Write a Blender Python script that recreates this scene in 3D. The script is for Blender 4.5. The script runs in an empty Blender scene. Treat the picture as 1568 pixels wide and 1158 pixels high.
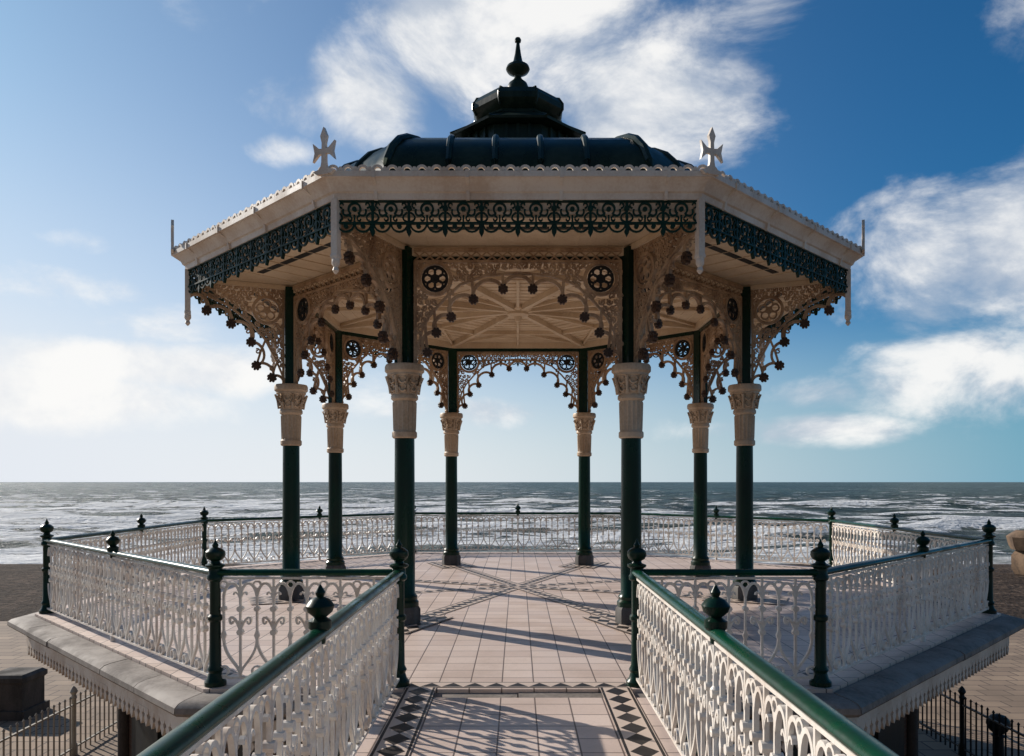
import bpy, math, random
from math import sin, cos, pi, radians, sqrt, tan
from mathutils import Vector, Matrix
random.seed(7)
sc = bpy.context.scene
T8 = tan(pi/8)

# ------------------------------------------------------------------ materials
def newmat(name):
    m = bpy.data.materials.new(name); m.use_nodes = True
    nt = m.node_tree; b = nt.nodes['Principled BSDF']
    return m, nt, b
def nd(nt, typ, **kw):
    n = nt.nodes.new(typ)
    for k, v in kw.items(): setattr(n, k, v)
    return n
def setin(nt, sock, v):
    if isinstance(v, bpy.types.NodeSocket): nt.links.new(v, sock)
    else: sock.default_value = v
def mth(nt, op, a, b=None, c=None, clamp=False):
    n = nd(nt, 'ShaderNodeMath', operation=op); n.use_clamp = clamp
    setin(nt, n.inputs[0], a)
    if b is not None: setin(nt, n.inputs[1], b)
    if c is not None: setin(nt, n.inputs[2], c)
    return n.outputs[0]
def vm(nt, op, a, b=None):
    n = nd(nt, 'ShaderNodeVectorMath', operation=op)
    setin(nt, n.inputs[0], a)
    if b is not None: setin(nt, n.inputs[1], b)
    return n.outputs['Value'] if op in ('LENGTH', 'DOT_PRODUCT', 'DISTANCE') else n.outputs[0]
def mixc(nt, f, a, b, mode='MIX'):
    n = nd(nt, 'ShaderNodeMix', data_type='RGBA', blend_type=mode)
    setin(nt, n.inputs[0], f)
    for s, v in ((n.inputs[6], a), (n.inputs[7], b)):
        if isinstance(v, (tuple, list)) and len(v) == 3: v = (*v, 1)
        setin(nt, s, v)
    return n.outputs[2]
def noise(nt, vec, scale, detail=4, rough=.55, dist=0):
    n = nd(nt, 'ShaderNodeTexNoise')
    if vec is not None: nt.links.new(vec, n.inputs['Vector'])
    n.inputs['Scale'].default_value = scale; n.inputs['Detail'].default_value = detail
    n.inputs['Roughness'].default_value = rough; n.inputs['Distortion'].default_value = dist
    return n.outputs['Fac']
def mrange(nt, v, a, b, c=0., d=1., smooth=True):
    n = nd(nt, 'ShaderNodeMapRange')
    n.interpolation_type = 'SMOOTHSTEP' if smooth else 'LINEAR'
    setin(nt, n.inputs[0], v)
    for i, x in enumerate((a, b, c, d)): setin(nt, n.inputs[i+1], x)
    return n.outputs[0]
def bump(nt, b, h, strength=.3, dist=.02):
    n = nd(nt, 'ShaderNodeBump'); n.inputs['Strength'].default_value = strength
    n.inputs['Distance'].default_value = dist
    nt.links.new(h, n.inputs['Height']); nt.links.new(n.outputs[0], b.inputs['Normal'])
def geo_pos(nt): return nd(nt, 'ShaderNodeNewGeometry').outputs['Position']

def paint(name, col, col2, rough=.45, sc1=2.5, sc2=30, bs=.15, spec=.4, t=(.5, .9)):
    m, nt, b = newmat(name)
    p = geo_pos(nt)
    st = vm(nt, 'MULTIPLY', p, (1, 1, .35))
    n1 = noise(nt, st, sc1, 6, .6); n2 = noise(nt, p, sc2, 3)
    f = mrange(nt, mth(nt, 'ADD', n1, mth(nt, 'MULTIPLY', n2, .35)), *t)
    nt.links.new(mixc(nt, f, col, col2), b.inputs['Base Color'])
    nt.links.new(mrange(nt, n1, .3, .7, rough-.08, rough+.12), b.inputs['Roughness'])
    b.inputs['Specular IOR Level'].default_value = spec
    bump(nt, b, n2, bs, .004)
    return m
M_green = paint('green_gloss_paint', (.0025, .028, .016), (.005, .018, .012), .28, spec=.25)
M_greenrail = paint('green_rail_paint', (.002, .055, .026), (.003, .03, .017), .27, spec=.3)
M_roof = paint('roof_lead_green', (.007, .019, .013), (.028, .046, .034), .32, 1.8, 12, .3, spec=.2)
M_cream = paint('cream_filigree_paint', (.52, .365, .235), (.24, .145, .085), .5, 3)
M_creamcap = paint('cream_capital_paint', (.64, .50, .36), (.40, .28, .18), .5, 3)
M_boss = paint('bronze_brown_boss', (.085, .045, .026), (.04, .024, .016), .5, 3)
M_creamlt = paint('cream_ceiling_paint', (.74, .60, .43), (.58, .44, .29), .6, 1.5)
M_white = paint('white_trim_paint', (.78, .71, .63), (.60, .48, .38), .5, 2)
M_rail = paint('white_railing_paint', (.84, .79, .72), (.58, .47, .39), .4, 3, t=(.55, 1.0))
M_valance = paint('green_valance_paint', (.004, .034, .022), (.010, .026, .019), .45, spec=.2)
M_coping = paint('coping_stone', (.32, .28, .25), (.15, .13, .115), .8, 1.6, 25, .5)
M_plinth = paint('plinth_stone', (.11, .105, .10), (.06, .055, .055), .7, 4, 40, .4)
M_dark = paint('dark_metal', (.012, .016, .015), (.025, .025, .025), .5, spec=.25)
M_rock = paint('groyne_stone', (.20, .13, .08), (.08, .055, .04), .9, 1, 8, .8)
M_under = paint('soffit_concrete', (.09, .078, .07), (.045, .04, .036), .9)
M_fenceold = paint('pale_fence_paint', (.40, .36, .30), (.25, .22, .18), .6)

# tile floor
def tile_mat():
    m, nt, b = newmat('beige_floor_tiles')
    p = geo_pos(nt)
    sep = nd(nt, 'ShaderNodeSeparateXYZ'); nt.links.new(p, sep.inputs[0])
    S = .30
    x = mth(nt, 'DIVIDE', mth(nt, 'ADD', sep.outputs[0], 60.15), S); y = mth(nt, 'DIVIDE', mth(nt, 'ADD', sep.outputs[1], 60.), S)
    fx = mth(nt, 'ABSOLUTE', mth(nt, 'SUBTRACT', mth(nt, 'FRACT', x), .5))
    fy = mth(nt, 'ABSOLUTE', mth(nt, 'SUBTRACT', mth(nt, 'FRACT', y), .5))
    g = mth(nt, 'MAXIMUM', fx, fy)
    line = mrange(nt, g, .474, .486)
    cmb = nd(nt, 'ShaderNodeCombineXYZ')
    nt.links.new(mth(nt, 'FLOOR', x), cmb.inputs[0]); nt.links.new(mth(nt, 'FLOOR', y), cmb.inputs[1])
    wn = nd(nt, 'ShaderNodeTexWhiteNoise'); nt.links.new(cmb.outputs[0], wn.inputs[0])
    n1 = noise(nt, p, .9, 6, .6); n2 = noise(nt, p, 40, 3)
    c = mixc(nt, wn.outputs['Value'], (.62, .485, .415), (.75, .61, .53))
    c = mixc(nt, mrange(nt, n1, .42, .75, 0, .6), c, (.42, .32, .265))
    c = mixc(nt, mrange(nt, n2, .5, .8, 0, .3), c, (.34, .27, .23))
    c = mixc(nt, line, c, (.14, .10, .085))
    nt.links.new(c, b.inputs['Base Color'])
    nt.links.new(mrange(nt, n1, .3, .7, .42, .62), b.inputs['Roughness'])
    bump(nt, b, mth(nt, 'SUBTRACT', mth(nt, 'MULTIPLY', n2, .2), line), .35, .004)
    return m
M_tile = tile_mat()
def band_mat(name, mode):
    m, nt, b = newmat(name)
    uv = nd(nt, 'ShaderNodeUVMap'); uv.uv_map = 'UVMap'
    sep = nd(nt, 'ShaderNodeSeparateXYZ'); nt.links.new(uv.outputs[0], sep.inputs[0])
    u, v = sep.outputs[0], sep.outputs[1]
    tri = mth(nt, 'ABSOLUTE', mth(nt, 'SUBTRACT', mth(nt, 'MULTIPLY', mth(nt, 'FRACT', u), 2.), 1.))
    vc = mth(nt, 'ABSOLUTE', mth(nt, 'SUBTRACT', mth(nt, 'MULTIPLY', v, 2.), 1.))
    if mode == 'tri':
        vin = mth(nt, 'DIVIDE', mth(nt, 'SUBTRACT', v, .15), .7)
        pat = mth(nt, 'LESS_THAN', vin, tri)
        pat = mth(nt, 'MULTIPLY', pat, mth(nt, 'LESS_THAN', vc, .7))
    else:
        pat = mth(nt, 'LESS_THAN', mth(nt, 'ADD', mth(nt, 'DIVIDE', vc, .74), tri), 1.)
    edge = mth(nt, 'MULTIPLY', mth(nt, 'GREATER_THAN', vc, .80), mth(nt, 'LESS_THAN', vc, .96))
    k = mth(nt, 'MAXIMUM', pat, edge)
    p = geo_pos(nt); n = noise(nt, p, 5, 5)
    c = mixc(nt, k, (.62, .50, .42), (.02, .016, .015))
    c = mixc(nt, mrange(nt, n, .45, .85, 0, .2), c, (.25, .2, .17))
    nt.links.new(c, b.inputs['Base Color']); b.inputs['Roughness'].default_value = .5
    b.inputs['Specular IOR Level'].default_value = .3
    return m
M_btri = band_mat('border_triangle_tiles', 'tri')
M_bdia = band_mat('border_diamond_tiles', 'dia')

# ------------------------------------------------------------------ mesh builder
class MB:
    def __init__(s): s.v = []; s.f = []; s.k = 0
    def add(s, vs, fs):
        o = len(s.v); s.v += [tuple(a) for a in vs]; s.f += [tuple(i+o for i in f) for f in fs]
    def box(s, c, d, rz=0.):
        cx, cy, cz = c; a, b, h = d[0]/2, d[1]/2, d[2]/2
        vs = []
        for z in (-h, h):
            for x, y in ((-a, -b), (a, -b), (a, b), (-a, b)):
                vs.append((cx+x*cos(rz)-y*sin(rz), cy+x*sin(rz)+y*cos(rz), cz+z))
        s.add(vs, [(3, 2, 1, 0), (4, 5, 6, 7), (0, 1, 5, 4), (1, 2, 6, 5), (2, 3, 7, 6), (3, 0, 4, 7)])
    def beam(s, p, q, w, h):   # horizontal-ish beam, top at z of p
        p = Vector(p); q = Vector(q); d = (q-p); L = d.length; rz = math.atan2(d.y, d.x)
        n = Vector((-sin(rz), cos(rz), 0))*w/2
        vs = [p-n, q-n, q+n, p+n]; vs = [v-Vector((0, 0, h)) for v in vs]+vs
        s.add(vs, [(3, 2, 1, 0), (4, 5, 6, 7), (0, 1, 5, 4), (1, 2, 6, 5), (2, 3, 7, 6), (3, 0, 4, 7)])
    def lathe(s, prof, seg=20, c=(0, 0, 0), rot=0., fl=None, cap=True, closed=False):
        vs = []; n = len(prof)
        for i in range(seg):
            a = rot+2*pi*i/seg
            for (r, z) in prof:
                rr = r*(1-(fl[2]*(i % 2)) if fl and fl[0] <= z <= fl[1] else 1)
                vs.append((c[0]+rr*cos(a), c[1]+rr*sin(a), c[2]+z))
        fs = []
        for i in range(seg):
            j = (i+1) % seg
            for k in range(n if closed else n-1):
                l = (k+1) % n
                fs.append((i*n+k, j*n+k, j*n+l, i*n+l))
        if cap and not closed:
            fs.append(tuple(i*n for i in range(seg))[::-1]); fs.append(tuple(i*n+n-1 for i in range(seg)))
        s.add(vs, fs)
    def octa(s, prof, closed=False, cap=False):
        s.lathe([(a/cos(pi/8), z) for a, z in prof], 8, rot=pi/8, cap=cap, closed=closed)
    def tube(s, pts, r, seg=8, sq=1.):
        pts = [Vector(p) for p in pts]; n = len(pts); vs = []
        for i, p in enumerate(pts):
            t = (pts[min(i+1, n-1)]-pts[max(i-1, 0)]).normalized()
            up = Vector((0, 0, 1)) if abs(t.z) < .95 else Vector((0, 1, 0))
            a = t.cross(up).normalized(); b = a.cross(t)
            for k in range(seg):
                q = 2*pi*k/seg
                vs.append(p+a*r*cos(q)+b*r*sq*sin(q))
        fs = [(i*seg+k, i*seg+(k+1) % seg, (i+1)*seg+(k+1) % seg, (i+1)*seg+k) for i in range(n-1) for k in range(seg)]
        fs.append(tuple(range(seg))[::-1]); fs.append(tuple((n-1)*seg+k for k in range(seg)))
        s.add(vs, fs)
    def stroke(s, pts, w, th=.03, closed=False, w1=None):
        s.k += 1; h = th/2+(s.k % 9)*.0006
        n = len(pts); vs = []
        for i, (x, y) in enumerate(pts):
            if closed: a, b = pts[(i-1) % n], pts[(i+1) % n]
            else: a, b = pts[max(i-1, 0)], pts[min(i+1, n-1)]
            dx, dy = b[0]-a[0], b[1]-a[1]; L = sqrt(dx*dx+dy*dy) or 1
            ww = w if w1 is None else w+(w1-w)*i/(n-1)
            nx, ny = -dy/L*ww/2, dx/L*ww/2
            vs += [(x+nx, -h, y+ny), (x-nx, -h, y-ny), (x-nx, h, y-ny), (x+nx, h, y+ny)]
        fs = []
        for i in range(n if closed else n-1):
            a = i*4; b = ((i+1) % n)*4
            for k in range(4): fs.append((a+k, a+(k+1) % 4, b+(k+1) % 4, b+k))
        if not closed: fs += [(3, 2, 1, 0), (n*4-4, n*4-3, n*4-2, n*4-1)]
        s.add(vs, fs)
    def ring(s, x, y, r, w, th=.03, seg=14, a0=0., a1=2*pi):
        cl = abs(a1-a0-2*pi) < 1e-4
        m = seg if cl else seg+1
        s.stroke([(x+r*cos(a0+(a1-a0)*i/seg), y+r*sin(a0+(a1-a0)*i/seg)) for i in range(m)], w, th, cl)
    def spiral(s, x, y, r, a, turns, w, th=.03, seg=14, dirn=1):
        s.stroke([(x+r*(1-.75*i/seg)*cos(a+dirn*turns*2*pi*i/seg), y+r*(1-.75*i/seg)*sin(a+dirn*turns*2*pi*i/seg)) for i in range(seg+1)], w, th, w1=w*.8)
    def poly(s, pts, th=.03):
        s.k += 1; h = th/2+(s.k % 9)*.0006; n = len(pts)
        vs = [(x, -h, y) for x, y in pts]+[(x, h, y) for x, y in pts]
        s.add(vs, [tuple(range(n)), tuple(range(n, 2*n))[::-1]]+[(i, i+n, (i+1) % n+n, (i+1) % n) for i in range(n)])
    def disc(s, x, y, r, th=.03, seg=10):
        s.poly([(x+r*cos(2*pi*i/seg), y+r*sin(2*pi*i/seg)) for i in range(seg)], th)
    def flower(s, x, y, r, th=.04):
        s.disc(x, y, r*.62, th*1.3, 12); s.disc(x, y, r*.3, th*1.9, 8)
        for i in range(8):
            a = pi/8+2*pi*i/8; s.disc(x+r*.74*cos(a), y+r*.74*sin(a), r*.27, th, 7)
    def mesh(s, name, mat, ang=35):
        me = bpy.data.meshes.new(name); me.from_pydata(s.v, [], s.f); me.update()
        me.polygons.foreach_set('use_smooth', [True]*len(me.polygons))
        me.set_sharp_from_angle(angle=radians(ang)); me.materials.append(mat)
        return me
def empty(name):
    e = bpy.data.objects.new(name, None); sc.collection.objects.link(e); return e
def obj(name, me, parent=None, loc=(0, 0, 0), rz=0., scale=(1, 1, 1)):
    o = bpy.data.objects.new(name, me); sc.collection.objects.link(o)
    o.location = loc; o.rotation_euler = (0, 0, rz); o.scale = scale
    if parent: o.parent = parent
    return o
def bezier(p0, p1, p2, p3, n=12):
    r = []
    for i in range(n+1):
        t = i/n; u = 1-t
        r.append(tuple(u**3*a+3*u*u*t*b+3*u*t*t*c+t**3*d for a, b, c, d in zip(p0, p1, p2, p3)))
    return r

# ================================================================== BANDSTAND
RC = 4.0; AC = RC*cos(pi/8)
band = empty('bandstand')
verts8 = [pi/8+k*pi/4 for k in range(8)]

# columns
col = MB(); cap = MB(); pl = MB(); post = MB()
col.lathe([(.19, .24), (.19, .30), (.165, .33), (.175, .37), (.14, .42), (.14, .9), (.137, 1.6), (.133, 2.52)], 24)
pl.lathe([(.215, 0), (.215, .20), (.19, .24)], 8, rot=pi/8)
cap.lathe([(.15, 2.50), (.168, 2.52), (.168, 2.58), (.15, 2.60), (.155, 2.62), (.165, 2.98), (.15, 3.0), (.182, 3.03), (.182, 3.07),
           (.168, 3.09), (.175, 3.12), (.20, 3.30), (.215, 3.33), (.235, 3.345), (.235, 3.37), (.265, 3.40), (.265, 3.46), (.25, 3.49), (.12, 3.5)], 32, fl=(2.61, 2.985, .16))
for i in range(8):
    a = (i+.5)*pi/4
    for z, r, rr in ((3.17, .19, .045), (3.28, .205, .05)):
        cx, cy = r*cos(a), r*sin(a)
        pts = [(cx-sin(a)*rr*cos(t), cy+cos(a)*rr*cos(t), z+rr*sin(t)) for t in [2*pi*j/10 for j in range(11)]]
        cap.tube(pts, .014, 5)
    a = i*pi/4
    cap.tube([(.19*cos(a), .19*sin(a), 3.10), (.205*cos(a), .205*sin(a), 3.2), (.25*cos(a), .25*sin(a), 3.33)], .022, 6)
post.box((0, 0, 4.28), (.20, .20, 1.58))
mc, mcap, mpl, mpost = col.mesh('column_shaft', M_green), cap.mesh('column_capital', M_creamcap), pl.mesh('column_plinth', M_plinth), post.mesh('column_upper_post', M_green)
for k, a in enumerate(verts8):
    L = (RC*cos(a), RC*sin(a), 0)
    for nm, me in (('column_shaft', mc), ('column_capital', mcap), ('column_plinth', mpl), ('column_upper_post', mpost)):
        obj(f'{nm}_{k+1}', me, band, L, a)

# filigree fill helper
def fill(mb, inside, x0, x1, y0, y1, r, rnd):
    j = 0; y = y0
    while y < y1:
        x = x0+(r*1.05 if j % 2 else 0)
        while x < x1:
            if inside(x, y):
                mb.spiral(x, y, r, rnd.uniform(0, 6.28), 1.15, .022, .03, 9, rnd.choice((-1, 1)))
                a = rnd.choice((.8, 2.3))
                mb.stroke([(x-r*1.05*cos(a), y-r*1.05*sin(a)), (x, y), (x+r*1.05*cos(a), y+r*1.05*sin(a))], .02, .024)
            x += r*2.05
        y += r*1.75; j += 1
def foils(mb, P, bulge, w=.03):
    for i in range(len(P)-1):
        a, b = P[i], P[i+1]; mx, my = (a[0]+b[0])/2, (a[1]+b[1])/2
        dx, dy = b[0]-a[0], b[1]-a[1]; L = sqrt(dx*dx+dy*dy); nx, ny = -dy/L, dx/L
        pts = []
        for t in range(13):
            q = pi*t/12; pts.append((mx-dx/2*cos(q)*(1.0)+nx*bulge*L*sin(q), my-dy/2*cos(q)+ny*bulge*L*sin(q)))
        mb.stroke(pts, w, .045)
def interp(poly, x):
    for (a, b) in zip(poly, poly[1:]):
        if (a[0] <= x <= b[0]): return a[1]+(b[1]-a[1])*(x-a[0])/(b[0]-a[0]+1e-9)
    return 99
HW = 1.40
half = [(-1.36, 3.52), (-1.22, 3.66), (-1.10, 3.93), (-.90, 4.14), (-.60, 4.38), (-.20, 4.52)]
cusps = half+[(-x, y) for x, y in half[::-1]]
spn = MB(); bs1 = MB(); rnd = random.Random(3)
foils(spn, cusps, .44, .045)
env = [(-1.40, 3.5), (-1.3, 3.95), (-1.2, 4.15), (-1.0, 4.38), (-.78, 4.58), (-.45, 4.70), (0, 4.74), (.45, 4.70), (.78, 4.58), (1.0, 4.38), (1.2, 4.15), (1.3, 3.95), (1.40, 3.5)]
def insA(x, y):
    if (abs(x)-1.12)**2+(y-4.66)**2 < .25**2: return False
    return y > interp(env, x)+.03 and y < 4.86
fill(spn, insA, -1.36, 1.38, 3.62, 4.86, .046, rnd)
for x, y in cusps[1:-1]:
    bs1.flower(x, y, .07, .055)
for i in range(1, len(cusps)-1):
    x, y = cusps[i]; e = interp(env, x)
    spn.stroke([(x, y), (x*1.02, (y+e)/2), (x*1.03, e)], .035, .04)
for sx in (-1, 1):
    spn.stroke([(sx*1.385, 3.5), (sx*1.385, 4.9)], .04, .05)
    spn.ring(sx*1.12, 4.66, .215, .045, .06, 24)
    for q in range(4):
        a = pi/4+q*pi/2; spn.spiral(sx*1.12+.28*cos(a), 4.66+.26*sin(a), .05, a, 1.2, .024, .04, 10)
spn.stroke(env, .03, .04)
spn.stroke([(-HW, 4.89), (HW, 4.89)], .035, .06); spn.stroke([(-HW, 5.04), (HW, 5.04)], .05, .09)
n = 20
for i in range(n):
    x0 = -HW+2*HW*i/n; x1 = x0+2*HW/n
    spn.stroke([(x0, 4.9), (x1, 5.02)], .018, .03); spn.stroke([(x0, 5.02), (x1, 4.9)], .018, .036)
lat = MB(); lat.box((0, .06, 4.965), (2*HW, .02, .12))  # dark green strip stands in for the shadow behind the lattice
ros = MB()
for sx in (-1, 1):
    c = (sx*1.12, 4.66)
    ros.ring(*c, .165, .03, .03, 20)
    for i in range(6):
        a = i*pi/3; ros.ring(c[0]+.10*cos(a), c[1]+.10*sin(a), .055, .028, .02, 12)
    ros.disc(*c, .05, .05)
m_sp, m_ro, m_bs1, m_lat = spn.mesh('arch_filigree', M_cream), ros.mesh('arch_rosette', M_dark), bs1.mesh('arch_bosses', M_boss), lat.mesh('lattice_shadow', M_green)
brk = MB(); bs2 = MB()
P = [(.13, 3.5), (.30, 3.60), (.54, 3.78), (.62, 4.15), (.92, 4.42), (1.28, 4.60), (1.52, 4.80)]
foils(brk, P, .42, .04)
envB = [(.08, 3.5), (.22, 3.85), (.4, 4.2), (.62, 4.45), (.95, 4.7), (1.3, 4.85), (1.55, 4.98)]
brk.stroke(envB, .03, .04)
fill(brk, lambda x, y: (x-.38)**2+(y-4.68)**2 > .25**2 and y > interp(envB, x)+.02 and y < 5.02, .14, 1.4, 3.8, 5.02, .046, rnd)
for x, y in P[1:-1]: bs2.flower(x, y, .08, .06)
for (x, y), (ex, ey) in zip(P[1:-1], envB[1:-1]):
    brk.stroke([(x, y), ((x+ex)/2, (y+ey)/2+.03), (ex, ey)], .035, .04)
    brk.spiral((x+ex)/2+.05, (y+ey)/2+.02, .045, 1, 1.2, .022, .03, 10)
brk.ring(.38, 4.68, .21, .045, .06, 24)
for i in range(5):
    a = pi/2+i*2*pi/5; brk.ring(.38+.1*cos(a), 4.68+.1*sin(a), .06, .024, .03, 12)
brk.disc(.38, 4.68, .04, .05)
brk.stroke([(.125, 3.5), (.125, 5.05)], .035, .05); brk.stroke([(.1, 5.05), (1.56, 5.05)], .05, .06)
m_br, m_bs2 = brk.mesh('eaves_bracket', M_cream), bs2.mesh('bracket_bosses', M_boss)
for k in range(8):
    th = k*pi/4
    L = (AC*sin(th), -AC*cos(th), 0)
    obj(f'arch_filigree_{k+1}', m_sp, band, L, th); obj(f'arch_rosettes_{k+1}', m_ro, band, L, th); obj(f'arch_bosses_{k+1}', m_bs1, band, L, th)
    obj(f'lattice_shadow_{k+1}', m_lat, band, L, th)
    a = verts8[k]; L = (RC*cos(a), RC*sin(a), 0)
    obj(f'eaves_bracket_{k+1}', m_br, band, L, a); obj(f'bracket_bosses_{k+1}', m_bs2, band, L, a)

# eaves / gutter / roof
AE = 5.31
g = MB()
g.octa([(5.02, 5.08), (5.10, 5.19), (5.16, 5.20), (5.17, 5.27), (5.20, 5.28), (5.23, 5.34), (5.30, 5.40), (5.34, 5.40), (5.34, 5.465), (5.28, 5.465), (5.26, 5.42), (5.0, 5.42), (5.0, 5.08)], closed=True)
for k in range(8):   # gutter straps
    th = k*pi/4
    for u in (-1.65, -.58, .5, 1.72):
        g2 = [(5.15, 5.19), (5.185, 5.19), (5.215, 5.33), (5.325, 5.385), (5.355, 5.385), (5.355, 5.475), (5.2, 5.475)]
        vs = []
        for uu in (u-.02, u+.02):
            for ap, z in g2:
                vs.append((uu*cos(th)+ap*sin(th), uu*sin(th)-ap*cos(th), z))
        m_ = len(g2)
        g.add(vs, [(i, i+1, i+1+m_, i+m_) for i in range(m_-1)]+[tuple(range(m_)), tuple(range(m_, 2*m_))[::-1]])
obj('roof_gutter', g.mesh('roof_gutter', M_white, 25), band)
cr = MB()
W = 2*5.3*T8; n = 26
for i in range(n):
    x = -W/2+W*(i+.5)/n
    cr.ring(x, 5.47, .055, .03, .03, 9, 0, pi); cr.disc(x-W/n/2, 5.495, .025, .03, 6)
m_cr = cr.mesh('gutter_cresting', M_white)
val = MB(); NV = 10; VW = 2*5.12*T8; S = VW/NV
for i in range(NV):
    x = -VW/2+S*(i+.5)
    xl, xr = x-S/2, x+S/2
    val.ring(x, 5.10, .07, .024, .02, 14, -.9, pi+.9)
    val.disc(x, 5.10, .028, .03)
    for s_ in (-1, 1):
        val.stroke(bezier((x+s_*.045, 5.045), (x+s_*.10, 5.0), (x+s_*.15, 5.03), (x+s_*.13, 5.10), 8), .022, .02)
        val.spiral(x+s_*.145, 5.15, .04, -pi/2, .8, .018, .02, 9, s_)
        val.stroke(bezier((x+s_*.2, 4.95), (x+s_*.12, 4.97), (x+s_*.13, 5.03), (x+s_*.195, 5.06), 8), .02, .02)
        val.spiral(x+s_*.06, 4.985, .038, pi/2, .8, .018, .02, 9, s_)
        val.ring(x+s_*.1, 4.93, .095, .02, .022, 8, pi, 2*pi)
        val.disc(x+s_*.1, 4.90, .03, .03, 6)
    val.stroke([(x, 5.03), (x, 4.93)], .02, .024)
    val.stroke([(xl, 5.2), (xl, 4.94)], .03, .028)
    val.disc(xl, 5.11, .035, .04, 8)
    val.stroke([(xl, 4.94), (xl, 4.87)], .06, .03, w1=.03); val.disc(xl, 4.845, .03, .04, 8); val.poly([(xl-.028, 4.83), (xl, 4.775), (xl+.028, 4.83)], .035)
val.stroke([(-VW/2, 5.2), (VW/2, 5.2)], .035, .05); val.stroke([(-VW/2, 4.935), (VW/2, 4.935)], .022, .045)
m_val = val.mesh('eaves_valance', M_valance)
cx = MB()   # cross finial, tangential plate
cx.poly([(-.06, 5.42), (.06, 5.42), (.03, 5.56), (.024, 5.78), (.045, 5.86), (0, 5.96), (-.045, 5.86), (-.024, 5.78), (-.03, 5.56)], .04)
for s_ in (-1, 1):
    cx.poly([(s_*.0, 5.66), (s_*.07, 5.65), (s_*.15, 5.575), (s_*.125, 5.675), (s_*.15, 5.79), (s_*.07, 5.72), (s_*.0, 5.71)][::s_], .034)
    cx.poly([(s_*.02, 5.44), (s_*.09, 5.42), (s_*.15, 5.46), (s_*.07, 5.48), (s_*.02, 5.54)][::s_], .034)
m_cx = cx.mesh('roof_cross_finial', M_white)
cpst = MB()
cpst.box((0, 0, 4.88), (.082, .082, .66)); cpst.lathe([(.01, 4.34), (.04, 4.38), (.026, 4.42), (.05, 4.46), (.05, 4.50), (.04, 4.55)], 10)
cpst.lathe([(.04, 4.5), (.066, 4.53), (.066, 4.56), (.04, 4.6)], 4, rot=pi/4)
m_cp = cpst.mesh('eaves_corner_post', M_white)
for k in range(8):
    th = k*pi/4; a = verts8[k]
    obj(f'gutter_cresting_{k+1}', m_cr, band, (5.31*sin(th), -5.31*cos(th), 0), th)
    obj(f'eaves_valance_{k+1}', m_val, band, (5.12*sin(th), -5.12*cos(th), 0), th)
    R = 5.33/cos(pi/8); obj(f'roof_cross_finial_{k+1}', m_cx, band, (R*cos(a), R*sin(a), 0), a+pi/2)
    R = 5.13/cos(pi/8); obj(f'eaves_corner_post_{k+1}', m_cp, band, (R*cos(a), R*sin(a), 0), a)
rf = MB()
prof = [(5.1, 5.425), (4.25, 5.62), (4.15, 5.66), (4.17, 5.85), (4.12, 6.08), (4.0, 6.30), (3.83, 6.48), (3.62, 6.60), (3.4, 6.665), (3.1, 6.70), (1.1, 7.25)]
rf.octa(prof)
rib = prof[2:-1]
def ribpts(u, th): return [(u*cos(th)+ap*sin(th), u*sin(th)-ap*cos(th), z) for ap, z in rib if abs(u) < ap*T8]
for k in range(8):
    th = k*pi/4
    for u in (-.90, -.30, .30, .90): rf.tube(ribpts(u, th), .048, 8)
    a = verts8[k]; rf.tube([(ap/cos(pi/8)*cos(a), ap/cos(pi/8)*sin(a), z) for ap, z in rib], .06, 8)
# lantern
rf.octa([(.98, 7.1), (.98, 8.0)])
rf.octa([(.9, 8.02), (1.18, 8.02), (1.19, 8.06), (.70, 8.35), (.68, 8.42), (.74, 8.46), (.80, 8.56), (.80, 8.66), (.74, 8.76), (.60, 8.80), (.30, 8.95), (.22, 9.0)], cap=True)
for k in range(8):
    a = verts8[k]
    rf.tube([(r/cos(pi/8)*cos(a), r/cos(pi/8)*sin(a), z) for r, z in ((1.19, 8.06), (.70, 8.35))], .025, 6)
    rf.tube([(r/cos(pi/8)*cos(a), r/cos(pi/8)*sin(a), z) for r, z in ((.74, 8.46), (.80, 8.56), (.80, 8.66), (.74, 8.76), (.6, 8.8), (.22, 9.0))], .022, 6)
    th = k*pi/4
    for u in (-.2, 0, .2):
        rf.box((u*cos(th)+.99*sin(th), u*sin(th)-.99*cos(th), 7.75), (.05, .06, .5), th)
obj('roof_dome', rf.mesh('roof_dome', M_roof, 28), band)
fn = MB()
fn.lathe([(.24, 8.92), (.24, 8.98), (.19, 9.02), (.20, 9.10), (.17, 9.18), (.09, 9.25), (.06, 9.30), (.07, 9.33), (.19, 9.40), (.22, 9.45), (.20, 9.50), (.12, 9.55), (.085, 9.60), (.06, 9.72), (.03, 9.93), (.055, 9.95), (.062, 9.985), (.045, 10.02), (.005, 10.04)], 20)
obj('roof_finial', fn.mesh('roof_finial', M_roof), band)

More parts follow.
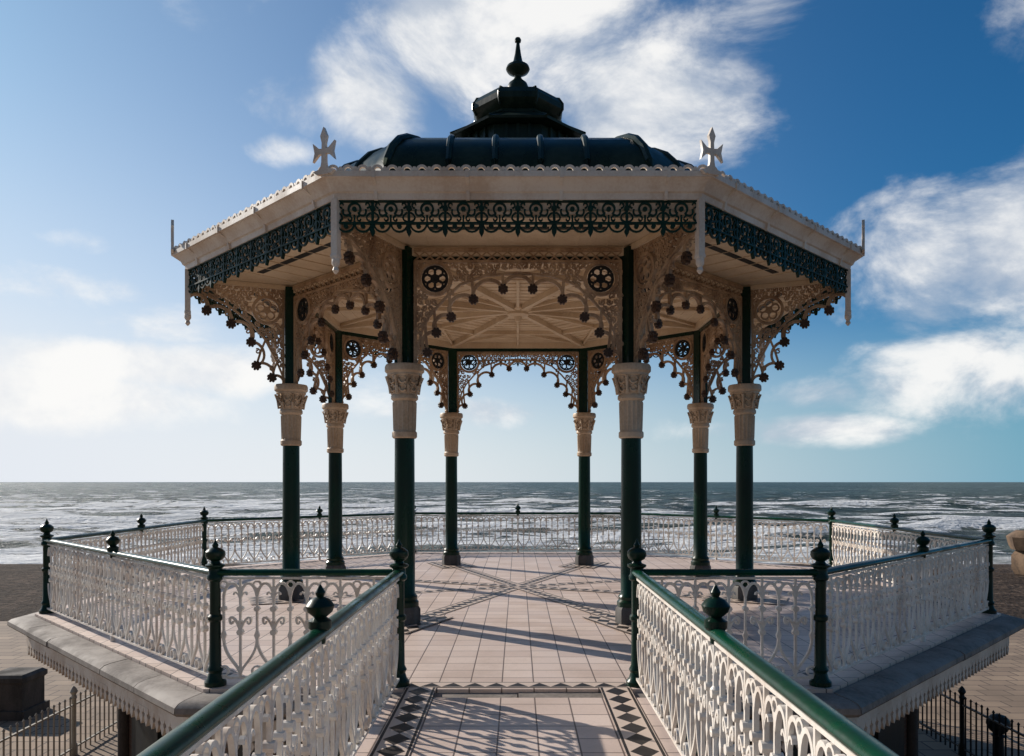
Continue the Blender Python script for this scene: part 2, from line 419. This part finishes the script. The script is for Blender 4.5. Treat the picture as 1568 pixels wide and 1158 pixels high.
# ceiling
ce = MB()
ce.octa([(5.05, 5.10), (5.05, 5.14)], cap=True)
def onoct(ap, ang):
    d = abs(((ang+pi/8) % (pi/4))-pi/8); r = ap/cos(d); return (r*cos(ang), r*sin(ang))
for k in range(8):
    a = verts8[k]; b = a+pi/4; m = a+pi/8
    p0, p1 = onoct(.12, a), onoct(3.6, a); ce.beam((*p0, 5.098), (*p1, 5.098), .09, .10)
    p0, p1 = onoct(.12, m), onoct(3.6, m); ce.beam((*p0, 5.097), (*p1, 5.097), .05, .06)
    for ap, w, h in ((3.64, .14, .12), (2.2, .07, .075), (4.95, .1, .05)):
        ce.beam((*onoct(ap, a), 5.096), (*onoct(ap, b), 5.096), w, h+.001*k)
    ce.beam((*onoct(2.2, m), 5.0965), (*onoct(3.6, a), 5.0965), .045, .055); ce.beam((*onoct(2.2, m), 5.0955), (*onoct(3.6, b), 5.0955), .045, .052)
    ce.beam((*onoct(AC, a), 5.094), (*onoct(5.0, a), 5.094), .12, .07)
    th = k*pi/4
    for j in range(14):
        ap = .35+j*.23; hw_ = ap*T8
        ce.beam((-hw_*cos(th)+ap*sin(th), -hw_*sin(th)-ap*cos(th), 5.0993), (hw_*cos(th)+ap*sin(th), hw_*sin(th)-ap*cos(th), 5.0993), .014, .012)
    for j in range(9):
        u = -1.6+j*.4
        if abs(u) < AC*T8: ce.beam((u*cos(th)+AC*sin(th), u*sin(th)-AC*cos(th), 5.0995), (u*cos(th)+4.95*sin(th), u*sin(th)-4.95*cos(th), 5.0995), .012, .012)
ce.lathe([(.30, 5.098), (.30, 5.03), (.2, 5.0), (.2, 4.96), (.08, 4.93), (.05, 4.85), (.01, 4.83)], 16)
obj('ceiling', ce.mesh('ceiling', M_creamlt), band)
vt = MB()  # soffit vents: flat dark strips paint the shadow in the slits
for k in range(8):
    th = k*pi/4; ap = 4.45
    vt.beam((-1.1*cos(th)+ap*sin(th), -1.1*sin(th)-ap*cos(th), 5.0985), (1.1*cos(th)+ap*sin(th), 1.1*sin(th)-ap*cos(th), 5.0985), .10, .006)
obj('soffit_vent_shade', vt.mesh('soffit_vent_shade', M_dark), band)

# platform floor + coping + fascia
fl = MB(); fl.octa([(7.02, -.28), (7.02, 0.0)], cap=True)
obj('tiled_floor', fl.mesh('tiled_floor', M_tile), band)
prc = [(7.03, -.03), (7.22, -.045), (7.29, -.06), (7.33, -.09), (7.335, -.14), (7.31, -.17), (7.22, -.20), (7.12, -.21), (7.03, -.27)]
cp = MB(); rr = random.Random(9)
for k in range(8):
    th = k*pi/4; N = 6
    for j in range(N):
        dz = rr.uniform(-.004, .004); da = rr.uniform(-.006, .006)
        vs = []
        for e_, f_ in ((j/N, .006), ((j+1)/N, -.006)):
            for ap, z in prc:
                hw_ = ap*T8; u = -hw_+2*hw_*e_+f_
                A = ap+da*(ap > 7.1)
                vs.append((u*cos(th)+A*sin(th), u*sin(th)-A*cos(th), z+dz))
        m_ = len(prc)
        cp.add(vs, [(i, (i+1) % m_, (i+1) % m_+m_, i+m_) for i in range(m_)]+[tuple(range(m_)), tuple(range(m_, 2*m_))[::-1]])
obj('stone_coping', cp.mesh('stone_coping', M_coping), band)
fa = MB(); FW = 2*7.1*T8; fa.stroke([(-FW/2, -.33), (FW/2, -.33)], .13, .03); n = 42; s_ = FW/n
for i in range(n):
    x = -FW/2+s_*(i+.5)
    fa.poly([(x-s_/2, -.39), (x+s_/2, -.39), (x+s_*.42, -.44), (x+s_*.18, -.46), (x+s_*.36, -.50), (x+s_*.2, -.54), (x, -.58), (x-s_*.2, -.54), (x-s_*.36, -.50), (x-s_*.18, -.46), (x-s_*.42, -.44)], .028)
m_fa = fa.mesh('dagged_fascia', M_white)
for k in range(8):
    th = k*pi/4; obj(f'dagged_fascia_{k+1}', m_fa, band, (7.1*sin(th), -7.1*cos(th), 0), th)
un = MB(); un.octa([(7.05, -.29), (7.05, -.39)], cap=True)
for a in verts8:
    un.lathe([(.13, -3.5), (.13, -3.2), (.09, -3.15), (.08, -.7), (.16, -.45), (.16, -.38)], 14, c=(5.95/cos(pi/8)*cos(a), 5.95/cos(pi/8)*sin(a), 0))
obj('platform_underside', un.mesh('platform_underside', M_under), band)
def brick_mat(name, c1, c2, mort, sc_, bw, bh, ms=.015, rough=.85, use_xy=True):
    m, nt, b = newmat(name); p = geo_pos(nt)
    if not use_xy:
        sep = nd(nt, 'ShaderNodeSeparateXYZ'); nt.links.new(p, sep.inputs[0]); cmb = nd(nt, 'ShaderNodeCombineXYZ')
        nt.links.new(mth(nt, 'ADD', sep.outputs[0], sep.outputs[1]), cmb.inputs[0]); nt.links.new(sep.outputs[2], cmb.inputs[1]); v = cmb.outputs[0]
    else: v = p
    t = nd(nt, 'ShaderNodeTexBrick'); nt.links.new(v, t.inputs['Vector'])
    t.inputs['Color1'].default_value = (*c1, 1); t.inputs['Color2'].default_value = (*c2, 1); t.inputs['Mortar'].default_value = (*mort, 1)
    t.inputs['Scale'].default_value = sc_; t.inputs['Brick Width'].default_value = bw; t.inputs['Row Height'].default_value = bh; t.inputs['Mortar Size'].default_value = ms
    n = noise(nt, p, .6, 6); n2 = noise(nt, p, 20, 3)
    c = mixc(nt, mrange(nt, n, .35, .75, 0, .6), t.outputs['Color'], tuple(x*.45 for x in c1))
    nt.links.new(c, b.inputs['Base Color']); b.inputs['Roughness'].default_value = rough
    bump(nt, b, n2, .3, .01)
    return m
M_brick = brick_mat('lower_wall_brick', (.14, .08, .055), (.11, .06, .04), (.13, .11, .09), 1, .22, .075, .01, use_xy=False)
M_pave = brick_mat('paving_slabs', (.36, .26, .18), (.24, .17, .12), (.07, .05, .04), 1, .7, .5, .02)
lw = MB(); lw.octa([(5.9, -3.5), (5.9, -.39)])
obj('lower_wall', lw.mesh('lower_wall', M_brick), band)
dr = MB()
for k in range(8):
    th = k*pi/4
    for u in (-1.6, 0, 1.6):
        pts = [(u-.5, -3.5), (u+.5, -3.5)]+[(u+.5*cos(q*pi/8), -1.5+.5*sin(q*pi/8)) for q in range(9)]
        m0 = MB(); m0.poly(pts, .06)
        dr.add([(x*cos(th)+(5.93-y)*sin(th), x*sin(th)-(5.93-y)*cos(th), z) for x, y, z in m0.v], m0.f)
obj('lower_doors', dr.mesh('lower_doors', M_dark), band)

# decorative tile bands
def strip(name, p, q, w, mat, z, per, parent):
    p = Vector((*p, 0)); q = Vector((*q, 0)); d = q-p; L = d.length; d.normalize(); n = Vector((-d.y, d.x, 0))*w/2
    me = bpy.data.meshes.new(name); zz = Vector((0, 0, z))
    me.from_pydata([p-n+zz, q-n+zz, q+n+zz, p+n+zz], [], [(0, 1, 2, 3)]); uvl = me.uv_layers.new(name='UVMap')
    R = round(L/per)
    for i, uv in enumerate(((0, 0), (R, 0), (R, 1), (0, 1))): uvl.data[i].uv = uv
    me.materials.append(mat); return obj(name, me, parent)
for k in range(4):
    a = verts8[k]; r = 3.75
    strip(f'tile_band_radial_{k+1}', (-r*cos(a), -r*sin(a)), (r*cos(a), r*sin(a)), .30, M_bdia, .004+.002*k, .20, band)
for k in range(8):
    a, b = verts8[k], verts8[(k+1) % 8]
    R0, R1 = 3.35, 4.65
    for t_ in (-.28, 0, .28):
        strip(f'tile_patch_{k+1}_{int(t_*100)+50}', (R0*cos(a)-t_*sin(a), R0*sin(a)+t_*cos(a)), (R1*cos(a)-t_*sin(a), R1*sin(a)+t_*cos(a)), .28, M_bdia, .014+.002*(t_ == 0), .26, band)
    if k != 5:
        R = 6.6/cos(pi/8)
        strip(f'tile_band_edge_{k+1}', (R*cos(a), R*sin(a)), (R*cos(b), R*sin(b)), .16, M_btri, .004+.002*(k % 2), .2, band)
strip('tile_band_threshold', (-1.02, -6.88), (1.02, -6.88), .2, M_btri, .004, .20, band)

# ================================================================== WALKWAY
wk = empty('walkway_bridge')
dk = MB(); dk.box((0, -11.75, -.152), (2.5, 8.9, .30))
obj('walkway_deck', dk.mesh('walkway_deck', M_tile), wk)
bm_ = MB()
for s_ in (-1, 1): bm_.box((s_*1.27, -11.75, -.22), (.035, 8.88, .5))
obj('walkway_side_beam', bm_.mesh('walkway_side_beam', M_green), wk)
for s_ in (-1, 1):
    strip('walkway_tile_border_'+('a' if s_ < 0 else 'b'), (s_*.90, -16.2), (s_*.90, -6.98), .28, M_bdia, .0045, .26, wk)
# ================================================================== RAILINGS
MW = .30
def rail_module(W):
    r = MB(); h = W/2; t = .02
    r.stroke([(0, .07), (0, .90)], .021, .022)
    for z in (.72, .50): r.disc(0, z, .03, .05, 8)
    r.disc(0, .60, .018, .04, 6)
    for s in (-1, 1):
        r.stroke(bezier((0, .84), (s*h*.15, 1.0), (s*h*.85, 1.0), (s*h, .84), 9), .024, t)
        r.stroke(bezier((0, .80), (s*.01, .87), (s*.055, .90), (s*.06, .85), 6), .015, t)
        r.stroke(bezier((0, .50), (s*.02, .62), (s*.105, .69), (s*.095, .60), 8), .02, t)
        r.stroke(bezier((s*.095, .60), (s*.09, .56), (s*.06, .58), (s*.065, .605), 5), .016, t)
        r.stroke(bezier((0, .10), (s*.015, .20), (s*h*.98, .26), (s*h, .44), 10), .021, t)
    r.stroke([(h, .44), (h, .86)], .018, .02)
    r.ring(h, .135, .045, .015, .024, 12)
    r.disc(h, .72, .026, .04, 8); r.poly([(h-.024, .47), (h, .40), (h+.024, .47), (h, .54)], .03)
    r.ring(h, .945, .035, .016, .024, 10); r.stroke([(0, .9), (0, 1.0)], .02, .02)
    return r
m_mod = rail_module(MW).mesh('railing_module', M_rail)
pst = MB()
pst.lathe([(.10, 0), (.10, .04), (.075, .07), (.06, .12), (.075, .15), (.055, .19), (.05, .6), (.068, .62), (.068, .65), (.05, .67), (.05, .98), (.075, 1.0), (.075, 1.03), (.062, 1.05), (.062, 1.10), (.09, 1.12), (.09, 1.135), (.05, 1.15), (.04, 1.17), (.075, 1.19), (.092, 1.225), (.088, 1.26), (.06, 1.285), (.025, 1.30), (.03, 1.32), (.012, 1.35), (.003, 1.38)], 18)
m_post = pst.mesh('railing_post', M_green)
sf = MB()
sf.lathe([(.03, 1.0), (.035, 1.06), (.065, 1.09), (.065, 1.13), (.035, 1.15), (.07, 1.18), (.082, 1.215), (.055, 1.25), (.02, 1.265), (.03, 1.29), (.003, 1.335)], 14)
m_sf = sf.mesh('railing_finial', M_green)
sw = MB(); sw.lathe([(.03, 0), (.03, .05), (.017, .07), (.017, 1.02)], 10)
sw.lathe([(.017, .48), (.032, .50), (.017, .52)], 10); sw.lathe([(.017, .72), (.032, .74), (.017, .76)], 10)
m_sw = sw.mesh('railing_stanchion', M_rail)
def railing(p, q, posts=(True, True), mids=(.5,), zr=1.09):
    p = Vector((*p, 0)); q = Vector((*q, 0)); d = q-p; L = d.length; rz = math.atan2(d.y, d.x); d.normalize()
    e = empty('iron_railing')
    if posts[0]: obj('post_a', m_post, e, p)
    if posts[1]: obj('post_b', m_post, e, q)
    for i, t in enumerate(mids): obj(f'mid_finial_{i+1}', m_sf, e, p.lerp(q, t)); obj(f'mid_stanchion_{i+1}', m_sw, e, p.lerp(q, t))
    LL = L-.16; n = round(LL/MW); s = LL/n/MW
    for i in range(n):
        c = p+d*(.08+LL*(i+.5)/n); obj(f'panel_{i+1}', m_mod, e, c, rz, (s, 1, 1))
    b = MB(); b.tube([(0, 0, zr-.028), (L, 0, zr-.028)], .052, 16, .62)
    obj('top_rail', b.mesh('top_rail', M_greenrail), e, p, rz)
    b = MB(); b.box((L/2, 0, .075), (L-.1, .035, .022)); b.box((L/2, 0, 1.008), (L-.1, .03, .02))
    obj('flat_rails', b.mesh('flat_rails', M_rail), e, p, rz)
    return e
AR = 6.88; V = AR*T8; XB = 1.12
vs8 = [(AR/cos(pi/8)*cos(a), AR/cos(pi/8)*sin(a)) for a in verts8]
for k in range(8):
    p, q = vs8[k], vs8[(k+1) % 8]
    if abs(p[1]+AR) < .01 and abs(q[1]+AR) < .01: continue
    railing(p, q, (True, False))
railing((-XB, -AR), (-V, -AR), (True, True), ())
railing((XB, -AR), (V, -AR), (True, False), ())
railing((-XB, -AR), (-XB, -16), (False, False), (.32, .64))
railing((XB, -AR), (XB, -16), (False, False), (.32, .64))

# ================================================================== GROUND, BEACH, SEA
def sheet(name, xs, prof, mat, tx=None):
    vs = [(x, y, z) for y, z in prof for x in xs]; nx = len(xs)
    fs = [(j*nx+i, j*nx+i+1, (j+1)*nx+i+1, (j+1)*nx+i) for j in range(len(prof)-1) for i in range(nx-1)]
    me = bpy.data.meshes.new(name); me.from_pydata(vs, [], fs); me.materials.append(mat)
    me.polygons.foreach_set('use_smooth', [True]*len(me.polygons)); return obj(name, me)
def shingle():
    m, nt, b = newmat('shingle'); p = geo_pos(nt)
    v = nd(nt, 'ShaderNodeTexVoronoi'); nt.links.new(p, v.inputs['Vector']); v.inputs['Scale'].default_value = 4
    vs_ = nd(nt, 'ShaderNodeSeparateColor'); nt.links.new(v.outputs['Color'], vs_.inputs[0])
    n = noise(nt, p, .25, 6); n2 = noise(nt, vm(nt, 'MULTIPLY', p, (1, .6, 1)), 1.6, 7, .75)
    c = mixc(nt, vs_.outputs[0], (.035, .024, .018), (.17, .12, .09))
    c = mixc(nt, mrange(nt, n, .4, .65, 0, .7), c, (.045, .031, .023))
    c = mixc(nt, mrange(nt, n2, .45, .62, 0, .75), c, (.035, .024, .018))
    nt.links.new(c, b.inputs['Base Color']); b.inputs['Roughness'].default_value = .95
    b.inputs['Specular IOR Level'].default_value = .15
    bump(nt, b, mth(nt, 'ADD', v.outputs['Distance'], mth(nt, 'MULTIPLY', n2, 2.)), 1., .2); return m
sheet('ground', (-6000, -200, 0, 200, 6000), ((-6000, -3.52), (0, -3.52), (17, -3.52), (30, -3.8), (42, -4.3), (56, -5.5), (90, -9)), shingle())
sheet('promenade_paving', (-400, -50, 0, 50, 400), ((-40, -3.5), (0, -3.5), (16, -3.5)), M_pave)

def sea_mat():
    m, nt, b = newmat('sea_water'); p = geo_pos(nt)
    sep = nd(nt, 'ShaderNodeSeparateXYZ'); nt.links.new(p, sep.inputs[0]); X, Y, Z = sep.outputs[0], sep.outputs[1], sep.outputs[2]
    n1 = noise(nt, vm(nt, 'MULTIPLY', p, (.35, 1, 0)), .26, 6, .64, .5); n2 = noise(nt, vm(nt, 'MULTIPLY', p, (.5, 1, 0)), 1.4, 5, .65)
    a1 = noise(nt, vm(nt, 'MULTIPLY', p, (.003, .012, 0)), 1, 6, .65, .3)
    a2 = noise(nt, vm(nt, 'MULTIPLY', p, (.018, .07, 0)), 1, 7, .74, .4)
    f1 = noise(nt, vm(nt, 'MULTIPLY', p, (.022, .085, 0)), 1., 4, .55, .9)
    f2 = noise(nt, vm(nt, 'MULTIPLY', p, (.22, .55, 0)), 1., 8, .76, .7)
    near = mrange(nt, Y, 90, 330, 1, 0, False)
    left = mrange(nt, X, 60, -50, -.02, .08)
    crest = mrange(nt, Z, -5.35, -4.6, 0, .22)      # foam gathers on the raised crests
    d = mth(nt, 'ADD', mth(nt, 'ADD', f1, mth(nt, 'MULTIPLY', near, .17)), left)
    d = mth(nt, 'ADD', d, mth(nt, 'MULTIPLY', mth(nt, 'SUBTRACT', f2, .5), .95))
    d = mth(nt, 'ADD', d, crest)
    foam = mrange(nt, d, .66, .72)
    caps = mth(nt, 'MULTIPLY', mrange(nt, a2, .62, .66), mrange(nt, Y, 200, 2500, .9, .35, False))
    shore = mrange(nt, Y, 55, 70, .95, 0)
    foam = mth(nt, 'MAXIMUM', mth(nt, 'MAXIMUM', foam, caps), mth(nt, 'MULTIPLY', shore, mrange(nt, f2, .3, .5)))
    far = mixc(nt, mrange(nt, mth(nt, 'ADD', mth(nt, 'MULTIPLY', a1, .45), mth(nt, 'MULTIPLY', a2, .55)), .43, .58), (.006, .030, .024), (.075, .125, .10))
    cn = mixc(nt, mrange(nt, n1, .38, .62), (.012, .032, .024), (.13, .155, .12))
    c = mixc(nt, mrange(nt, Y, 60, 700, 1, 0), far, cn)
    c = mixc(nt, foam, c, (.93, .94, .94))
    nt.links.new(c, b.inputs['Base Color'])
    nt.links.new(mth(nt, 'ADD', mth(nt, 'MULTIPLY', foam, .45), .35), b.inputs['Roughness'])
    b.inputs['Specular IOR Level'].default_value = .14
    h = mth(nt, 'ADD', mth(nt, 'MULTIPLY', n1, 1.), mth(nt, 'MULTIPLY', n2, .3))
    h = mth(nt, 'ADD', h, mth(nt, 'MULTIPLY', a2, 2.))
    h = mth(nt, 'ADD', h, mth(nt, 'MULTIPLY', foam, .2))
    bump(nt, b, h, 1., 3.)
    return m
rows, cols = 380, 300; vs = []
for j in range(rows):
    r = 40*(20000/40)**((j/(rows-1))**1.4)
    for i in range(cols):
        t = -1.2+2.4*i/(cols-1); x = r*tan(t)
        y = r
        am = .5*min(1, 400/r)*min(1, max(0, (y-50)/40))
        z = am*(sin(y*.30+1.6*sin(x*.035)+x*.05)+.6*sin(y*.62-x*.22+2*sin(x*.06))+.4*sin(y*.2+x*.15))
        if 60 < y < 260: z += 1.25*max(0, sin(y*.125+1.3*sin(x*.017+y*.01)+.6*sin(x*.06)))**6*min(1, (y-60)/15)*(.55+.45*sin(x*.03+y*.05))
        vs.append((x, y, -5.5+z))
fs = [(j*cols+i, j*cols+i+1, (j+1)*cols+i+1, (j+1)*cols+i) for j in range(rows-1) for i in range(cols-1)]
me = bpy.data.meshes.new('sea'); me.from_pydata(vs, [], fs); me.polygons.foreach_set('use_smooth', [True]*len(me.polygons)); me.materials.append(sea_mat()); obj('sea', me)

# groyne wall on the right
gr = MB()
rr = random.Random(5)
for i in range(12):
    for z0, hh in ((-3.2, 1.6), (-1.85, 1.1)):
        gr.lathe([(1.3, z0-hh/2), (1.45+rr.uniform(-.15, .15), z0-hh/4), (1.4+rr.uniform(-.2, .2), z0+hh/4), (1.0+rr.uniform(-.3, .2), z0+hh/2+rr.uniform(-.1, .15))], 7, c=(33.0+i*2.3+rr.uniform(-.4, .4), 35+rr.uniform(-.5, .5), 0), rot=rr.uniform(0, 6))
obj('stone_groyne', gr.mesh('stone_groyne', M_rock))
# stone plinth
sp = MB(); sp.box((-11.7, 3.9, -3.40), (1.0, 1.0, .2)); sp.box((-11.7, 3.9, -3.0), (.84, .84, .61)); sp.lathe([(.6, -2.70), (.66, -2.66), (.66, -2.56), (.55, -2.50)], 4, c=(-11.7, 3.9, 0), rot=pi/4)
obj('stone_plinth', sp.mesh('stone_plinth', M_under))
# lower fences
for s_ in (-1, 1):
    e = empty('lower_fence'); b = MB(); w = MB()
    y = -3.6
    while y < 3.6:
        b.tube([(s_*8.8, y, -3.5), (s_*8.8, y, -2.36)], .018, 6); b.lathe([(.005, -2.38), (.03, -2.35), (.005, -2.31)], 6, c=(s_*8.8, y, 0)); y += .18
    for z in (-3.35, -2.5): w.box((s_*8.8, 0, z), (.045, 7.3, .03))
    for yy in (-3.6, -1.2, 1.2, 3.6):
        w.lathe([(.07, -3.5), (.07, -3.3), (.045, -3.25), (.04, -2.4), (.06, -2.36), (.04, -2.3), (.075, -2.24), (.05, -2.18), (.01, -2.13)], 12, c=(s_*8.8, yy, 0))
    M_ = M_fenceold if s_ < 0 else M_dark
    obj('fence_bars', b.mesh('fence_bars', M_), e); obj('fence_frame', w.mesh('fence_frame', M_), e)
bl = MB(); bl.lathe([(.16, -3.5), (.16, -3.35), (.10, -3.3), (.09, -2.95), (.13, -2.92), (.08, -2.88), (.15, -2.82), (.21, -2.7), (.20, -2.62), (.13, -2.54), (.01, -2.5)], 18, c=(9.15, .6, 0))
obj('ball_bollard', bl.mesh('ball_bollard', M_dark))
# upper esplanade at the landward end of the walkway
es = MB(); es.box((0, -31.25, -1.76), (200, 30, 3.5)); obj('esplanade_terrace', es.mesh('esplanade_terrace', M_pave))

# ================================================================== SUN + SKY
EL = radians(27); AZ = radians(-53)
sd = Vector((sin(AZ)*cos(EL), cos(AZ)*cos(EL), sin(EL)))
s = bpy.data.lights.new('sun', 'SUN'); s.energy = 5; s.angle = radians(.5); s.color = (1, .92, .82)
so = bpy.data.objects.new('sun', s); sc.collection.objects.link(so); so.rotation_euler = (-sd).to_track_quat('-Z', 'Y').to_euler()
w = bpy.data.worlds.new('World'); sc.world = w; w.use_nodes = True; nt = w.node_tree
bg = nt.nodes['Background']; bg.inputs[1].default_value = .1
sky = nd(nt, 'ShaderNodeTexSky', sky_type='NISHITA'); sky.sun_disc = False; sky.sun_elevation = EL; sky.sun_rotation = AZ
sky.air_density = 1; sky.dust_density = .5; sky.ozone_density = 2
D = vm(nt, 'NORMALIZE', nd(nt, 'ShaderNodeTexCoord').outputs['Generated'])
def pd(x, y): return Vector(((x-793)/1190, 1, (738-y)/1190)).normalized()
base = mixc(nt, 1., sky.outputs[0], (.16, .60, .90), 'MULTIPLY')
sepd = nd(nt, 'ShaderNodeSeparateXYZ'); nt.links.new(D, sepd.inputs[0]); DZ = sepd.outputs[2]; DY = sepd.outputs[1]
# sunward haze
dl = mth(nt, 'MAXIMUM', vm(nt, 'DOT_PRODUCT', D, tuple(Vector((-.85, .75, .02)).normalized())), 0.)
hz = mth(nt, 'POWER', dl, 3.)
hcol = mixc(nt, mrange(nt, dl, .15, .92, 0, 1, False), (2.2, 4.3, 5.6), (9.2, 9.1, 8.9))
base = mixc(nt, mrange(nt, DZ, -.01, .24, .92, 0), base, hcol)
low = mrange(nt, DZ, 0, .5, 1.1, .48)
base = mixc(nt, mth(nt, 'MULTIPLY', hz, low, clamp=True), base, (7.9, 8.3, 8.9))
# clouds
Dc = vm(nt, 'MULTIPLY', D, (1, 1, 1.6))
n1 = noise(nt, Dc, 5.5, 12, .60, .3)
acc = None
for (x, y, rx, ry, st) in [(700, 60, 180, 110, 1), (575, 140, 120, 90, .95), (880, 30, 220, 100, .85), (1000, 130, 230, 130, 1), (1130, 30, 190, 130, .7), (1430, 400, 170, 120, 1.1), (1560, 380, 170, 130, 1.15), (1500, 570, 240, 90, .85),
        (120, 435, 130, 40, .95), (240, 500, 120, 45, .8), (230, 560, 240, 50, 1.05), (110, 610, 240, 60, 1.1), (350, 570, 120, 50, 1), (1240, 600, 150, 35, .7), (1210, 658, 240, 32, .85), (760, 630, 110, 35, .9), (430, 230, 60, 30, .75), (110, 370, 90, 30, .75), (420, 150, 120, 60, .6), (340, 40, 140, 70, .45), (600, 620, 220, 60, .75), (1540, 60, 160, 90, .5)]:
    C = pd(x, y); o = vm(nt, 'SUBTRACT', D, tuple(C)); o = vm(nt, 'MULTIPLY', o, (1190/rx, 1190/rx, 1190/ry))
    l = mrange(nt, vm(nt, 'LENGTH', o), 1.35, .1, 0, st)
    acc = l if acc is None else mth(nt, 'MAXIMUM', acc, l)
dens = mrange(nt, mth(nt, 'ADD', mth(nt, 'MULTIPLY', acc, .48), n1), .66, 1.0)
n3 = noise(nt, vm(nt, 'ADD', Dc, (.045, .0, -.05)), 5.5, 7, .58, .3)
sh = mrange(nt, mth(nt, 'SUBTRACT', n3, n1), -.12, .15)
dark = mixc(nt, mrange(nt, dl, .6, .95), (5.2, 5.8, 6.7), (8.2, 8.4, 8.7))
cc = mixc(nt, sh, (9.8, 9.7, 9.5), dark)
fin = mixc(nt, mth(nt, 'MULTIPLY', dens, .93), base, cc)
# added dimming of the landward sky, put in to cut fill light
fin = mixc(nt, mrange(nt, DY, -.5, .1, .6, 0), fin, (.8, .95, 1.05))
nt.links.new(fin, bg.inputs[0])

sc.view_settings.view_transform = 'Standard'; sc.view_settings.look = 'None'; sc.view_settings.exposure = 0
cam = bpy.data.cameras.new('camera'); co = bpy.data.objects.new('camera', cam); sc.collection.objects.link(co)
co.location = (0, -14.2, 1.915); co.rotation_euler = (pi/2, 0, 0)
cam.sensor_width = 36; cam.lens = 1190/1568*36; cam.shift_x = -9/1568; cam.shift_y = 159/1568; cam.clip_start = .05; cam.clip_end = 60000
sc.camera = co
